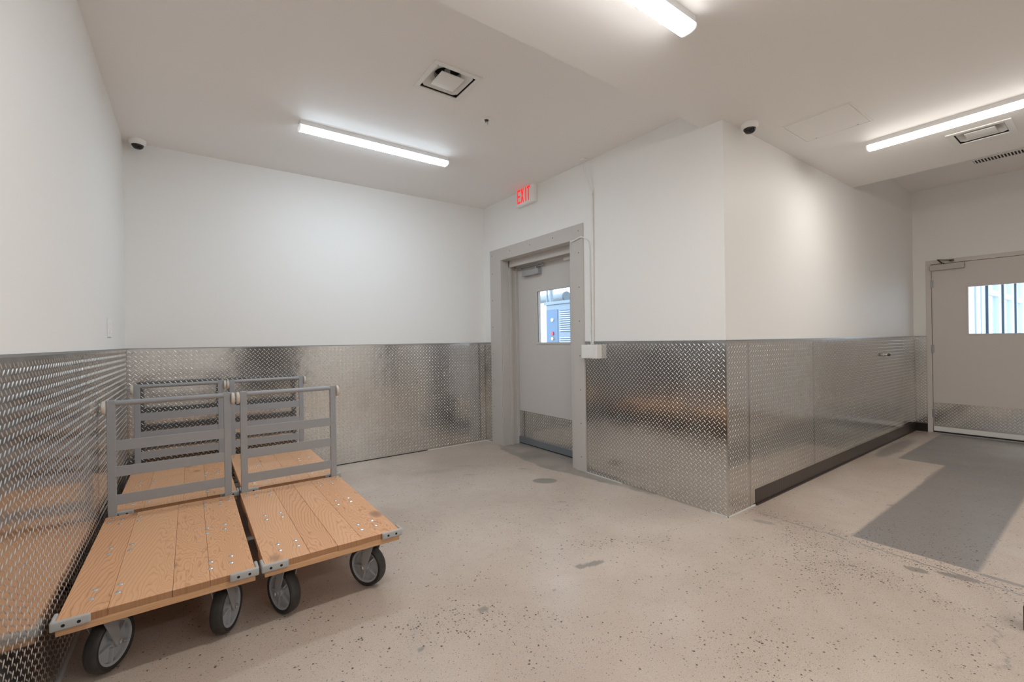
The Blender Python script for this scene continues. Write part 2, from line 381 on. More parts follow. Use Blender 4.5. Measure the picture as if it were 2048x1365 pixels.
# ================================================================== SETTING
def vnoise(x, y, s, seed):
    r = np.random.RandomState(seed); t = r.rand(64, 64)
    X = x/s + 1000; Y = y/s + 1000; xi = np.floor(X).astype(int); yi = np.floor(Y).astype(int); fx = X-xi; fy = Y-yi
    fx = fx*fx*(3-2*fx); fy = fy*fy*(3-2*fy)
    g_ = lambda a, b: t[a % 64, b % 64]
    return (g_(xi,yi)*(1-fx)*(1-fy) + g_(xi+1,yi)*fx*(1-fy) + g_(xi,yi+1)*(1-fx)*fy + g_(xi+1,yi+1)*fx*fy) - .5
def make_floor():
    def axis(a, b, c, d, fine, coarse):
        return np.unique(np.round(np.concatenate([np.arange(a, b, coarse), np.arange(b, c, fine), np.arange(c, d+coarse*.5, coarse), [d]]), 5))
    xs = axis(xL-.12, xL, 7.7, 7.8, .0115, .3); ys = axis(yK-.12, .15, 4.72, 4.86, .0115, .3)
    X, Y = np.meshgrid(xs, ys, indexing='ij'); nx, ny = X.shape
    n1 = vnoise(X, Y, .05, 1)*.03 + vnoise(X, Y, .015, 2)*.012; n2 = vnoise(X, Y, .06, 3)*.03 + vnoise(X, Y, .015, 4)*.012
    nl = vnoise(X, Y, .25, 5) + vnoise(X, Y, .1, 6)*.6
    x = X + n1*.6; y = Y + n2*.6
    sm = lambda d, w=.008: np.clip(.5 - d/w, 0, 1)                      # d<0 inside
    rect = lambda x0, x1, y0, y1, xx=x, yy=y: np.maximum(np.maximum(x0-xx, xx-x1), np.maximum(y0-yy, yy-y1))
    patch = np.maximum(sm(rect(3.315, 7.66, .46, 1.012, X+n1*.04, Y+n2*.04)), sm(rect(5.78, 7.66, .5, 1.36, X+n1*.08, Y+n2*.08)))
    def ell(cx, cy, a, b, rot=0, rough=.25, w=.12):
        c, s = math.cos(rot), math.sin(rot); dx = X-cx; dy = Y-cy
        u = (dx*c+dy*s)/a; v = (-dx*s+dy*c)/b
        return np.clip((1 - np.sqrt(u*u+v*v) + rough*nl)/w, 0, 1)
    def seg(pts, wd, j=1.):
        d = np.full(X.shape, 9.)
        for (x0, y0), (x1, y1) in zip(pts, pts[1:]):
            L2 = (x1-x0)**2+(y1-y0)**2; t = np.clip(((x+ (j-1)*n1-x0)*(x1-x0)+(y+(j-1)*n2-y0)*(y1-y0))/L2, 0, 1)
            d = np.minimum(d, np.hypot(x+(j-1)*n1-x0-t*(x1-x0), y+(j-1)*n2-y0-t*(y1-y0)))
        return np.clip((wd-d)/(wd*.7)+.0, 0, 1), d
    st = np.zeros_like(X)
    for e, a in ((ell(2.53, 3.03, .125, .085, -.7), .85), (ell(1.80, 1.745, .085, .03, -.2, .5), .8), (ell(1.72, 1.765, .035, .03, 0, .5), .8), (ell(1.09, 1.76, .028, .024, -.4), .75),
                 (ell(.747, 1.689, .018, .01, .5), .7), (ell(1.455, 1.679, .014, .012), .7), (ell(3.10, .665, .055, .035, -1.3, .5), .8),
                 (ell(3.17, .52, .09, .03, -1.4, .5), .85), (ell(3.11, 1.44, .07, .03, -1.3, .5), .5), (ell(6.4, 1.5, .75, .085, 0, .5, .4), .75),
                 (ell(5.4, 1.0, .5, .03, 0, .6), .5), (ell(2.30, 2.55, .03, .012, -.6), .5), (ell(2.2, 3.9, .18, .03, -.5, .6, .5), .35), (ell(1.9, 3.9, .3, .08, -.3, .6, .9), .3),
                 (ell(3.30, .33, .02, .16, 0, .4), .7), (ell(2.6, 3.45, .05, .02, -.8), .5), (ell(2.1, 3.6, .06, .02, -.8), .4)):
        st = np.maximum(st, e*a)
    # worn grey strip at the foot of the left door and along its wall
    edge = np.interp(Y, [2.15, 2.25, 2.56, 3.0, 3.38, 3.8, 4.21, 4.40, 4.5], [3.02, 2.95, 2.915, 2.84, 2.77, 2.82, 2.88, 2.98, 3.02])
    e = np.clip((X + n1*1.2 + nl*.03 - edge)/.015, 0, 1)*((Y > 2.12) & (Y < 4.55))
    st = np.maximum(st, e*np.clip(.62 + nl*.5, .3, .95))
    # control joint with repaired edges
    _, d = seg([(3.262, 1.61), (3.235, 1.05), (3.19, .30), (3.12, -.6)], .01)
    st = np.maximum(st, ell(4.14, 1.02, .05, .018, -.5, .5)*.6)
    joint = np.clip((.007 - d)/.004, 0, 1)
    band = np.clip((.045 - d + nl*.03)/.02, 0, 1)
    st = np.maximum(st, joint*.9); st = np.maximum(st, band*np.clip(nl*2.2-.35, 0, 1)*.7)
    c1, _ = seg([(2.757, .345), (2.71, .33), (2.674, .322), (2.63, .318), (2.582, .307), (2.55, .29), (2.52, .288), (2.459, .281), (2.40, .29)], .0055, 1.6); st = np.maximum(st, c1*.6)
    for q in ([(1.9, 2.9), (2.3, 2.2), (2.6, 1.9)], [(1.5, 1.4), (1.9, 1.25), (2.6, 1.2)], [(2.3, 1.75), (2.75, 1.72)], [(.9, 2.6), (1.3, 2.2), (1.8, 2.15)]):
        c1, _ = seg(q, .004, 2.5); st = np.maximum(st, c1*.22)
    ag = np.clip(.20 + nl*.45, 0, .6)*.4
    ag = np.maximum(ag, np.clip(1 - np.abs(d-.04)/.10, 0, 1)*.95)
    for cx_, cy_, ra, rb, ro, am in ((2.83, .90, .16, .20, .2, 1.), (2.66, .98, .14, .10, .3, .9), (2.85, .68, .13, .20, 0, .95), (2.82, .50, .09, .18, .1, .85), (2.60, .88, .12, .05, .2, .8), (3.0, 1.15, .30, .22, .4, .55), (2.75, 1.2, .3, .35, .5, .4), (1.72, .88, .25, .30, .3, .35), (1.2, 1.55, .30, .18, -.4, .35), (1.45, 1.25, .35, .15, -.6, .3), (2.05, 1.85, .35, .08, -.5, .55), (1.0, 1.75, .25, .15, -.3, .5)):
        ag = np.maximum(ag, ell(cx_, cy_, ra*1.3, rb*1.3, ro, .7, .8)*am)
    ag = np.maximum(ag, patch*np.clip(.25 + np.clip((4.0-X)*.6, 0, .35), 0, 1)*.8)
    ag *= (1-st)
    me = bpy.data.meshes.new('floor')
    verts = np.stack([X, Y, np.zeros_like(X)], -1).reshape(-1, 3)
    i, j = np.meshgrid(np.arange(nx-1), np.arange(ny-1), indexing='ij'); a = (i*ny+j).ravel()
    Q = np.stack([a, a+ny, a+ny+1, a+1], 1)
    me.vertices.add(len(verts)); me.vertices.foreach_set('co', verts.astype(np.float32).ravel())
    me.loops.add(Q.size); me.loops.foreach_set('vertex_index', Q.ravel().astype(np.int32))
    me.polygons.add(len(Q)); me.polygons.foreach_set('loop_start', (np.arange(len(Q))*4).astype(np.int32))
    me.update(calc_edges=True)
    at = me.color_attributes.new('floor_paint', 'FLOAT_COLOR', 'POINT')
    cc = np.stack([patch, st, ag, np.ones_like(ag)], -1).reshape(-1).astype(np.float32); at.data.foreach_set('color', cc)
    o = link('floor', me, CONC); struct(o); return o
make_floor()
DO = (3.12, 4.333, 0., 2.20)          # left door opening (y0,y1,z0,z1)
FO = (.531, 1.447, 0., 2.132)         # right door opening
slab('wall_left', 0, xL-.12, xL, yK, yB, 0, TOP, [], WALL)
slab('wall_back', 1, yB, yB+.15, xL-.12, xD+.30, 0, TOP, [], WALL)
slab('wall_door', 0, xD, xD+.30, yS, yB, 0, TOP, [DO], WALL)
slab('wall_side', 1, yS, yS+.2, xD+.30, xF+.14, 0, TOP, [], WALL)
slab('wall_far', 0, xF, xF+.14, yK, yS, 0, TOP, [FO], WALL)
slab('wall_front', 1, yK-.12, yK, xL-.12, xF+.14, 0, TOP, [], WALL)
V1 = (1.215, 1.488, 2.390, 2.652); V2 = (4.700, 4.970, .495, .760)
slab('ceiling', 2, H1, TOP, xL, xD, yP, yB, [V1], CEIL)
slab('ceiling.001', 2, H2, TOP, xL, xQ, yK, yP, [V2], CEIL)
slab('ceiling.002', 2, H3, TOP, xQ, xF, yK, yS, [], CEIL)
bm = bmesh.new(); box(bm, xL-.15, xF+.16, yK-.15, yB+.2, TOP, TOP+.05); struct(obj('ceiling.003', bm, CEIL))

DKD = mat('added_reflection_dark_grey', (.07, .068, .066), .45)  # unseen dark doors added behind the camera for the plates to reflect
for n_, (a, b_) in enumerate(((.95, 2.30), (4.75, 5.70), (6.35, 7.10))):
    bm = bmesh.new(); box(bm, a, b_, yK, yK+.05, .005, 2.2, .004); box(bm, a-.06, b_+.06, yK-.01, yK+.02, 0, 2.26, .004); struct(obj('door_%d' % (n_+3), bm, DKD))
# ---- wall panels
LZ = .009
tread('tread_plate_panel', (xL, -2.4), (0, 1), yB+2.4-.004, LZ, WZ, (1, 0), lug0=1.2,
      label='long diamond plate sheet covering the lower left wall beside the carts')
tread('tread_plate_panel', (xL+.004, yB), (1, 0), xD-xL-.006, LZ, WZ, (0, -1),
      label='diamond plate sheet on the lower back wall behind the carts')
tread('tread_plate_panel', (xD, 4.566), (0, 1), yB-.005-4.566, LZ, WZ, (-1, 0),
      label='narrow diamond plate strip between the back corner and the exit door frame')
tread('tread_plate_panel', (xD, yS-.003), (0, 1), 2.973-yS, .004, WZ, (-1, 0),
      label='square diamond plate sheet right of the exit door, below the white junction box')
tread('tread_plate_panel', (xD-.003, yS), (1, 0), .305, .004, WZ, (0, -1),
      label='narrow diamond plate strip wrapping the outer wall corner, down to the floor')
tread('tread_plate_panel', (xD+.304, yS), (1, 0), 1.146, .118, WZ+.003, (0, -1),
      label='diamond plate sheet above the dark base, next to the outer wall corner')
o = tread('tread_plate_panel', (xD+1.452, yS), (1, 0), xF-.004-xD-1.452, .118, WZ, (0, -1),
      label='long diamond plate sheet with a small metal knob, running to the far door')
tread('tread_plate_panel', (xF, 1.499), (0, 1), yS-.004-1.499, .105, WZ, (-1, 0),
      label='narrow diamond plate strip beside the far door on the right')
for a, b_, c_, d_ in ((xL, xL+.006, -2.4, yB), (xL, xD, yB-.006, yB), (xD-.006, xD, 4.566, yB), (xD-.0065, xD, yS-.006, 2.97), (xD-.006, xF, yS-.006, yS), (xF-.006, xF, 1.499, yS)):
    bm = bmesh.new(); box(bm, a, b_, c_, d_, WZ, WZ+.009); struct(obj('trim', bm, ALU))
bm = bmesh.new(); box(bm, xD+.304, xD+.378, yS-.0022, yS, .006, .118); struct(obj('trim', bm, PLATE))
bm = bmesh.new(); box(bm, xD+.3022, xD+.3045, yS-.0035, yS, .0, .8); struct(obj('trim', bm, DARK))
# dark gap under the back and left sheets, caulk beads
for a in ((xL, xL+.002, -2.4, yB), (xL, 2.2, yB-.002, yB)):
    bm = bmesh.new(); box(bm, *a, .0, LZ); struct(obj('trim', bm, DARK))
for a in ((2.2, xD, yB-.006, yB), (xD-.006, xD, 4.566, yB), (xD-.007, xD, yS-.006, 1.75), (xD-.007, xD, 2.55, 2.973), (xD-.007, xD+.375, yS-.007, yS), (xL, xL+.012, -2.4, 3.2)):
    bm = bmesh.new(); box(bm, *a, 0, .007); struct(obj('trim', bm, CAULK))
# rubber base
BASE = mat('ribbed_dark_base', (.035, .024, .02), .3)
g = G(BASE); wv = g.n('ShaderNodeTexWave', wave_type='BANDS', bands_direction='X'); g.l(g.pos(), wv.inputs['Vector']); wv.inputs['Scale'].default_value = 9
g.l(g.mix(wv.outputs['Fac'], (.030,.022,.019), (.060,.040,.032)), g.b.inputs['Base Color'])
bm = bmesh.new(); box(bm, xD+.378, xF, yS-.004, yS, .006, .118); box(bm, xD+.378, xF, yS-.016, yS, 0, .008); struct(obj('baseboard_side', bm, BASE))
bm = bmesh.new(); box(bm, xF-.005, xF, 1.497, yS-.004, .0, .105); struct(obj('baseboard_far', bm, BLACKR))
# knob on the side panel
t = thing('panel_knob', 'small dark metal knob sticking out of the side diamond plate sheet', 'knob', (6.418, yS-.003, 1.022))
bm = bmesh.new(); lathe(bm, [(.0, 0), (.030, 0), (.030, .004), (.012, .008), (.010, .03)], 20, Matrix.Rotation(math.pi/2, 4, 'X')); obj('rosette', bm, CHROME, t, True)
bm = bmesh.new(); lathe(bm, [(0, 0), (.014, .002), (.018, .010), (.014, .02), (0, .024)], 16, Matrix.Translation((0, -.03, 0)) @ Matrix.Rotation(math.pi/2, 4, 'X'))
box(bm, -.045, .045, -.05, -.034, -.010, .010, .007, 3); obj('handle', bm, mat('dark_steel', (.09,.09,.085), .25, .9), t, True)

# ================================================================== DOORS
# ---- exit door (left)
d1 = bpy.data.objects.new('door_1', None); COL.objects.link(d1); struct(d1); d1.location = (xD, 3.73, 0)
def loc(o, root): o.matrix_parent_inverse = Matrix.Translation(root.location).inverted(); return o
def part(name, bm, mt, root, smooth=False, label=None):
    o = obj(name, bm, mt, root, smooth); loc(o, root)
    if label: o['label'] = label
    return o
bm = bmesh.new()
box(bm, xD-.012, xD+.004, 4.333, 4.562, .0, 2.340, .002); box(bm, xD-.012, xD+.004, 2.975, 3.117, .0, 2.340, .002)
box(bm, xD-.0121, xD+.004, 3.117, 4.333, 2.198, 2.3401, .002)
# stepped jambs and head inside the opening
for (a, b_, off) in ((xD+.004, xD+.10, 0.), (xD+.10, xD+.135, .016), (xD+.135, xD+.19, .002), (xD+.19, xD+.222, .022), (xD+.222, xD+.30, .0)):
    box(bm, a, b_, 4.333-.004-off, 4.333, 0, 2.2, .0015); box(bm, a, b_, 3.12, 3.12+.05+off, 0, 2.2, .0015)
    box(bm, a, b_, 3.12, 4.333, 2.196-off-(.06 if a > xD+.09 else 0), 2.2, .0015)
part('door_frame', bm, FRAMEP, d1)
for (y, z) in [(4.512, z) for z in (2.275, 2.057, 1.735, 1.412, 1.089, .766, .449, .126)] + [(4.144, 2.279), (3.773, 2.279), (3.398, 2.279)] + [(3.033, z) for z in (2.277, 2.068, 1.742, 1.42, 1.093, .771, .453, .136)]:
    bm = bmesh.new(); lathe(bm, [(.0065, 0), (.006, .002), (.0035, .004), (0, .0045)], 12, Matrix.Translation((xD-.012, y, z)) @ Matrix.Rotation(-math.pi/2, 4, 'Y')); part('screw', bm, SCREW, d1, True)
LX = xD+.224; LY0, LY1 = 3.172, 4.328; WY0, WY1, WZ0, WZ1 = 3.405, 3.942, 1.222, 1.802
leaf = slab('door_leaf', 0, LX, LX+.045, LY0, LY1, .018, 2.132, [(WY0, WY1, WZ0, WZ1)], DOORP); del leaf['kind']; leaf.parent = d1; loc(leaf, d1)
bm = bmesh.new()
for (a, b_, c_, e_) in ((WY0-.022, WY1+.022, WZ1, WZ1+.022), (WY0-.022, WY1+.022, WZ0-.022, WZ0), (WY0-.022, WY0, WZ0, WZ1), (WY1, WY1+.022, WZ0, WZ1)): box(bm, LX-.006, LX+.01, a, b_, c_, e_, .002)
part('window_frame', bm, DOORP, d1)
bm = bmesh.new(); box(bm, LX+.020, LX+.024, WY0, WY1, WZ0, WZ1); part('window_pane', bm, GLASS, d1)
bm = bmesh.new(); o = tread('kick_plate', (LX-.0005, LY0+.01), (0, 1), LY1-LY0-.02, .098, .405, (-1, 0), parent=d1, label='diamond plate kick plate'); loc(o, d1)
bm = bmesh.new(); box(bm, LX-.014, LX, LY0+.005, LY1-.005, .022, .094, .003); part('door_sweep', bm, mat('grey_aluminium_sweep', (.30,.33,.37), .35, .7), d1)
bm = bmesh.new(); box(bm, LX-.006, LX, LY0+.003, LY1-.003, .010, .022); part('rubber_seal', bm, BLACKR, d1)
bm = bmesh.new(); box(bm, LX-.02, LX+.07, 3.13, 4.33, .0, .009, .002); part('threshold', bm, SILVER, d1)
bm = bmesh.new(); box(bm, LX-.058, LX, 3.86, 4.16, 1.995, 2.060, .004); cl = part('door_closer', bm, SILVER, d1, label='silver door closer')
bm = bmesh.new(); box(bm, LX-.040, LX-.022, 3.80, 4.21, 2.098, 2.116, .003); box(bm, LX-.042, LX-.020, 4.19, 4.22, 2.085, 2.125, .002)
tube(bm, [(LX-.03, 3.93, 2.06), (LX-.03, 3.93, 2.085)], .012); box(bm, LX-.036, LX-.026, 3.79, 3.94, 2.080, 2.092, .002)
o = obj('closer_arm', bm, SILVER, cl)
bm = bmesh.new(); box(bm, LX-.034, LX-.0, 3.345, 3.465, 2.080, 2.112, .003); part('door_contact', bm, TRIMW, d1, label='white door contact sensor')

# ---- far door (right)
d2 = bpy.data.objects.new('door_2', None); COL.objects.link(d2); struct(d2); d2.location = (xF, .99, 0)
bm = bmesh.new()
for (y0, y1) in ((1.447, 1.497), (.481, .531)): box(bm, xF-.012, xF+.14, y0, y1, 0, 2.132, .002)
box(bm, xF-.0121, xF+.14, .481, 1.497, 2.132, 2.182, .002)
box(bm, xF+.052, xF+.14, 1.43, 1.447, 0, 2.132); box(bm, xF+.052, xF+.14, .531, .548, 0, 2.132); box(bm, xF+.052, xF+.14, .548, 1.43, 2.115, 2.132)
part('door_frame', bm, DOORP2, d2)
RX = xF-.004
leaf = slab('door_leaf', 0, RX, RX+.045, .535, 1.443, .022, 2.128, [(.66-.1, 1.118, 1.247, 1.818)], DOORP2); del leaf['kind']; leaf.parent = d2; loc(leaf, d2)
bm = bmesh.new()
for (a, b_, c_, e_) in ((.54, 1.133, 1.818, 1.833), (.54, 1.133, 1.232, 1.247), (.54, .56, 1.247, 1.818), (1.118, 1.133, 1.247, 1.818)): box(bm, RX-.005, RX+.01, a, b_, c_, e_, .0015)
part('window_frame', bm, DOORP2, d2)
bm = bmesh.new(); box(bm, RX+.02, RX+.024, .56, 1.118, 1.247, 1.818); part('window_pane', bm, GLASS, d2)
o = tread('kick_plate', (RX-.0005, .55), (0, 1), .885, .085, .383, (-1, 0), parent=d2, label='diamond plate kick plate'); loc(o, d2)
bm = bmesh.new(); box(bm, RX-.012, RX, .54, 1.440, .026, .082, .003); part('door_sweep', bm, TRIMW, d2)
bm = bmesh.new(); box(bm, RX-.005, RX, .54, 1.440, .008, .026); part('rubber_seal', bm, BLACKR, d2)
bm = bmesh.new(); box(bm, RX-.03, RX+.1, .535, 1.443, .0, .008, .002); part('threshold', bm, SILVER, d2)
for z in (1.886, 1.063, .245):
    bm = bmesh.new(); lathe(bm, [(0, -.052), (.008, -.05), (.008, .05), (0, .052)], 12, Matrix.Translation((RX-.008, 1.447, z))); box(bm, RX-.004, RX, 1.425, 1.468, z-.05, z+.05); part('hinge', bm, SILVER, d2)
bm = bmesh.new(); box(bm, RX-.052, RX, 1.143, 1.452, 2.050, 2.118, .004); cl = part('door_closer', bm, mat('pale_grey_cover', (.50,.47,.45), .4, .2), d2, label='pale door closer')
bm = bmesh.new(); tube(bm, [(RX-.03, 1.335, 2.118), (RX-.03, 1.335, 2.135)], .014); tube(bm, [(RX-.03, 1.335, 2.130), (RX-.07, 1.37, 2.172), (RX-.075, 1.375, 2.176)], .007); tube(bm, [(RX-.075, 1.375, 2.176), (RX-.035, 1.265, 2.160), (RX-.02, 1.25, 2.158)], .006); box(bm, RX-.03, RX-.012, 1.235, 1.275, 2.145, 2.170, .003)
o = obj('closer_arm', bm, mat('dark_bronze', (.12,.115,.10), .35, .8), cl, True)

# ================================================================== LIGHTS
def ceiling_lamp(loc_, rz, L, lens, label, z):
    t = thing('ceiling_light', label, 'light fixture', (loc_[0], loc_[1], z), 'strip lights on the ceiling', rz)
    bm = bmesh.new(); h = L/2
    extrude_prof(bm, [(-.040, 0), (.040, 0), (.040, -.035), (-.040, -.035)], 0, -h, h); obj('housing', bm, HOUSING, t)
    bm = bmesh.new(); pr = [(.040, -.033), (.042, -.037), (.042, -.049), (.038, -.057), (.029, -.063), (.016, -.066), (-.016, -.066), (-.029, -.063), (-.038, -.057), (-.042, -.049), (-.042, -.037), (-.040, -.033)]
    extrude_prof(bm, pr, 0, -h+.004, h-.004); df = obj('diffuser', bm, lens, t, True)
    for f in df.data.polygons:
        if abs(f.center.x) < h-.01: f.material_index = 2 if f.normal.z < -.78 else (1 if f.normal.z < -.3 else 0)
    for s in (-1, 1):
        bm = bmesh.new(); pe = [(u*1.03, v*1.015 if v < -.05 else v) for u, v in pr]; extrude_prof(bm, pe, 0, s*h-.003*s, s*(h+.004)); obj('end_cap', bm, mat('lamp_end_cap', (.85,.85,.85), .4, emit=(1,1,1), estr=.3), t)
    return t
ceiling_lamp((1.290, 3.592), 0, 1.22, LENS_A, 'white strip light glowing on the ceiling between the vent and the back wall', H1)
ceiling_lamp((1.322, 1.207), 0, 1.22, LENS_M, 'strip light cut off by the top edge of the photo', H2)
ceiling_lamp((4.315, .560), math.pi/2, 1.22, LENS_S, 'strip light near the access panel, running out of the photo on the right', H2)
for q, r, w in (((3.4, -1.9), math.pi/2, 'right'), ((1.27, -1.6), 0, 'left')):  # unseen lamps added behind the camera as fill light
    t = ceiling_lamp(q, r, 1.22, LENS_M, 'unseen fill light added on the ceiling behind the viewpoint, on the %s' % w, H2)

# ================================================================== CEILING AND WALL FITTINGS
def diffuser(x0, x1, y0, y1, z, hole, label):
    t = thing('ceiling_vent', label, 'air vent', ((x0+x1)/2, (y0+y1)/2, z), 'square air vents'); cx_, cy_ = (x0+x1)/2, (y0+y1)/2
    hx, hy = (x1-x0)/2, (y1-y0)/2; ix, iy = (hole[1]-hole[0])/2, (hole[3]-hole[2])/2
    bm = bmesh.new(); ring_frame(bm, -hx, hx, -hy, hy, hx-ix+.004, -.007, .0, .0015)
    obj('flange', bm, TRIMW, t)
    bm = bmesh.new(); ring_frame(bm, -ix, ix, -iy, iy, .004, -.001, .085); obj('slit_shade_ring', bm, DARK, t)  # inner walls coloured black to paint the shade in the slit
    bm = bmesh.new()                                                    # inner sloping pan with a round neck
    n = 32; A = []; B = []; a_, nr = ix-.010, .084
    for k in range(n):
        an = 2*math.pi*(k+.5)/n; c, s = math.cos(an), math.sin(an); q = a_/max(abs(c), abs(s))
        A.append(bm.verts.new((q*c, q*s, .006))); B.append(bm.verts.new((nr*c, nr*s, .042)))
    C_ = [bm.verts.new((v.co.x, v.co.y, .08)) for v in B]
    for k in range(n):
        j = (k+1) % n; bm.faces.new((A[k], A[j], B[j], B[k])); bm.faces.new((B[k], B[j], C_[j], C_[k]))
    obj('pan', bm, TRIMW, t, True)
    bm = bmesh.new(); box(bm, -ix+.004, ix-.004, -iy+.004, iy-.004, .078, .084); obj('duct', bm, DARK, t)
    bm = bmesh.new(); box(bm, -.080, .080, -.080, .080, -.004, .008, .005, 3); lathe(bm, [(.018, .006), (.018, .075)], 12); obj('plaque', bm, TRIMW, t, True)
    return t
diffuser(1.187, 1.513, 2.358, 2.684, H1, V1, 'square air vent on the ceiling above the carts, left of the sprinkler')
diffuser(4.666, 5.004, .458, .795, H2, V2, 'square air vent on the ceiling at the right, beside the strip light')
# sprinkler
t = thing('fire_sprinkler', 'small pendent fire sprinkler on the ceiling, with a white ring', 'sprinkler', (1.81, 2.779, H1))
bm = bmesh.new(); lathe(bm, [(.0, 0), (.036, 0), (.036, -.003), (.026, -.010), (.017, -.010), (.017, -.001)], 24, caps=False); obj('escutcheon', bm, PLASTICW, t, True)
bm = bmesh.new(); lathe(bm, [(.013, 0), (.013, -.014), (.008, -.018), (0, -.018)], 12)
for s in (-1, 1): tube(bm, [(s*.010, 0, -.014), (s*.012, 0, -.022), (.002*s, 0, -.034)], .0024, 6)
obj('frame', bm, mat('dark_brass', (.10, .09, .08), .35, .8), t, True)
bm = bmesh.new(); lathe(bm, [(0, -.034), (.014, -.034), (.014, -.037), (0, -.038)], 16); obj('deflector', bm, CHROME, t, True)
# dome cameras
def dome(x, y, z, ang, label):
    t = thing('dome_camera', label, 'security camera', (x, y, z), 'white dome cameras', ang)
    bm = bmesh.new(); lathe(bm, [(0, 0), (.054, 0), (.056, -.006), (.056, -.022), (.050, -.034), (.043, -.040), (0, -.041)], 32); obj('housing', bm, PLASTICW, t, True)
    bm = bmesh.new(); lathe(bm, [(.040, -.038), (.039, -.048), (.034, -.059), (.024, -.067), (.012, -.071), (0, -.072)], 28); obj('dome', bm, SMOKE, t, True)
    bm = bmesh.new()
    box(bm, -.030, -.005, -.034, .034, -.064, -.042, .008, 3); obj('shroud', bm, PLASTICW, t, True)
    bm = bmesh.new(); lathe(bm, [(.012, 0), (.012, .014), (.008, .016), (0, .016)], 16, Matrix.Translation((.022, 0, -.062)) @ Matrix.Rotation(math.radians(125), 4, 'Y')); obj('lens', bm, mat('lens_black', (.02,.02,.022), .05), t, True)
    return t
dome(-.318, 4.640, H1, -math.pi/3, 'white dome camera in the left back corner of the ceiling')
dome(3.215, 1.545, H2, -2.2, 'white dome camera on the ceiling at the outer wall corner')
# access hatch
t = thing('access_panel', 'flat painted access panel in the ceiling between camera and strip light', 'access panel', (3.683, 1.238, H2))
bm = bmesh.new(); ring_frame(bm, -.222, .222, -.212, .212, .014, -.0025, 0, .0008); obj('frame', bm, CEIL, t)
bm = bmesh.new(); box(bm, -.204, .204, -.194, .194, -.0025, -.0006, .0006); obj('hatch', bm, CEIL, t)
for s in (-1, 1):
    bm = bmesh.new(); lathe(bm, [(.006, 0), (.005, -.001), (0, -.001)], 12, Matrix.Translation((.19, s*.13, -.0025))); obj('latch', bm, SILVER, t, True)
# slot grille
t = thing('slot_grille', 'long slotted air grille on the raised ceiling at the right edge', 'air vent', (6.866, .50, H3))
bm = bmesh.new(); ring_frame(bm, -.095, .095, -.47, .47, .022, -.008, 0, .0015); obj('frame', bm, CEIL, t)
bm = bmesh.new(); box(bm, -.074, .074, -.449, .449, -.0015, 0); obj('backing', bm, DARK, t)
bm = bmesh.new()
k = -.43
while k < .44: box(bm, -.074, .074, k-.0045, k+.0045, -.007, -.0015); k += .0235
obj('louvre', bm, CEIL, t)
# exit sign
t = thing('exit_sign', 'white exit sign with red lit letters above the door', 'exit sign', (xD, 3.80, 2.82))
bm = bmesh.new(); box(bm, -.052, 0, -.158, .158, -.105, .105, .012, 3); obj('housing', bm, PLASTICW, t, True)
bm = bmesh.new(); box(bm, -.036, -.012, .045, .12, .103, .118, .004); obj('canopy', bm, PLASTICW, t)
def bars(rects, y0, w):
    bm = bmesh.new()
    for r in rects:
        if len(r) == 4: box(bm, -.0535, -.0515, y0-r[1]*w, y0-r[0]*w, -.073+r[2]*.15, -.073+r[3]*.15)
        else:
            (a, b_, c_, e_), wd = r[:4], r[4]
            # slanted stroke from (a,b_) to (c_,e_)
            pr = [(y0-(a-wd)*w, -.073+b_*.15), (y0-(a+wd)*w, -.073+b_*.15), (y0-(c_+wd)*w, -.073+e_*.15), (y0-(c_-wd)*w, -.073+e_*.15)]
            extrude_prof(bm, pr, 0, -.0535, -.0515)
    return bm
LW = .054
for ch, rects, y0 in (('letter_e', [(0, .3, 0, 1), (.3, 1, 0, .14), (.3, .9, .44, .58), (.3, 1, .86, 1)], .130),
                      ('letter_x', [(.15, 0, .85, 1, .16), (.85, 0, .15, 1, .16)], .066),
                      ('letter_i', [(.3, .62, 0, 1)], .002), ('letter_t', [(.36, .66, 0, .86), (0, 1, .86, 1)], -.042)):
    o = obj(ch, bars(rects, y0, LW), RED, t)
# junction box and conduit
t = thing('junction_box', 'white junction box on top of the diamond plate right of the exit door', 'electrical box', (xD, 2.862, 1.135))
bm = bmesh.new(); box(bm, -.065, -.0024, -.098, .098, -.062, .062, .004); obj('box', bm, TRIMW, t)
bm = bmesh.new(); box(bm, -.068, -.065, -.06, .04, -.05, .05, .001); obj('cover', bm, TRIMW, t)
t = thing('conduit', 'slim white conduit running down the wall from ceiling to junction box', 'conduit', (xD, 2.86, 1.2))
bm = bmesh.new(); tube(bm, smooth_path([(-.06, .035, 1.697), (-.055, .035, 1.62), (-.03, 0, 1.45), (-.015, -.012, 1.36), (-.013, -.012, 1.30)], 5) + [(-.013, -.010, .8), (-.013, .002, .002)], .0085); obj('pipe', bm, TRIMW, t, True)
for z in (1.385, .14):
    bm = bmesh.new(); lathe(bm, [(.013, -.012), (.013, .012)], 14, Matrix.Translation((-.014, -.011 if z > 1 else 0, z))); obj('coupling', bm, TRIMW, t, True)
bm = bmesh.new(); box(bm, -.085, -.035, .01, .06, 1.687, 1.699, .002); obj('ceiling_plate', bm, CEIL, t)
t = thing('door_cable', 'thin white cable looping from the exit door frame to the conduit', 'cable', (xD, 3.0, 2.2))
bm = bmesh.new(); tube(bm, smooth_path([(-.02, .125, -.014), (-.02, .05, -.004), (-.022, .0, .006), (-.02, -.045, -.005), (-.010, -.09, -.045), (-.008, -.105, -.12), (-.008, -.108, -.4), (-.008, -.112, -1.005)], 6), .0055, 10); obj('wire', bm, TRIMW, t, True)
for y in (.125, .112, .099):
    bm = bmesh.new(); lathe(bm, [(.010, -.004), (.010, .004)], 12, Matrix.Translation((-.019, y, -.012)) @ Matrix.Rotation(math.pi/2, 4, 'X')); obj('cable_gland', bm, TRIMW, t, True)
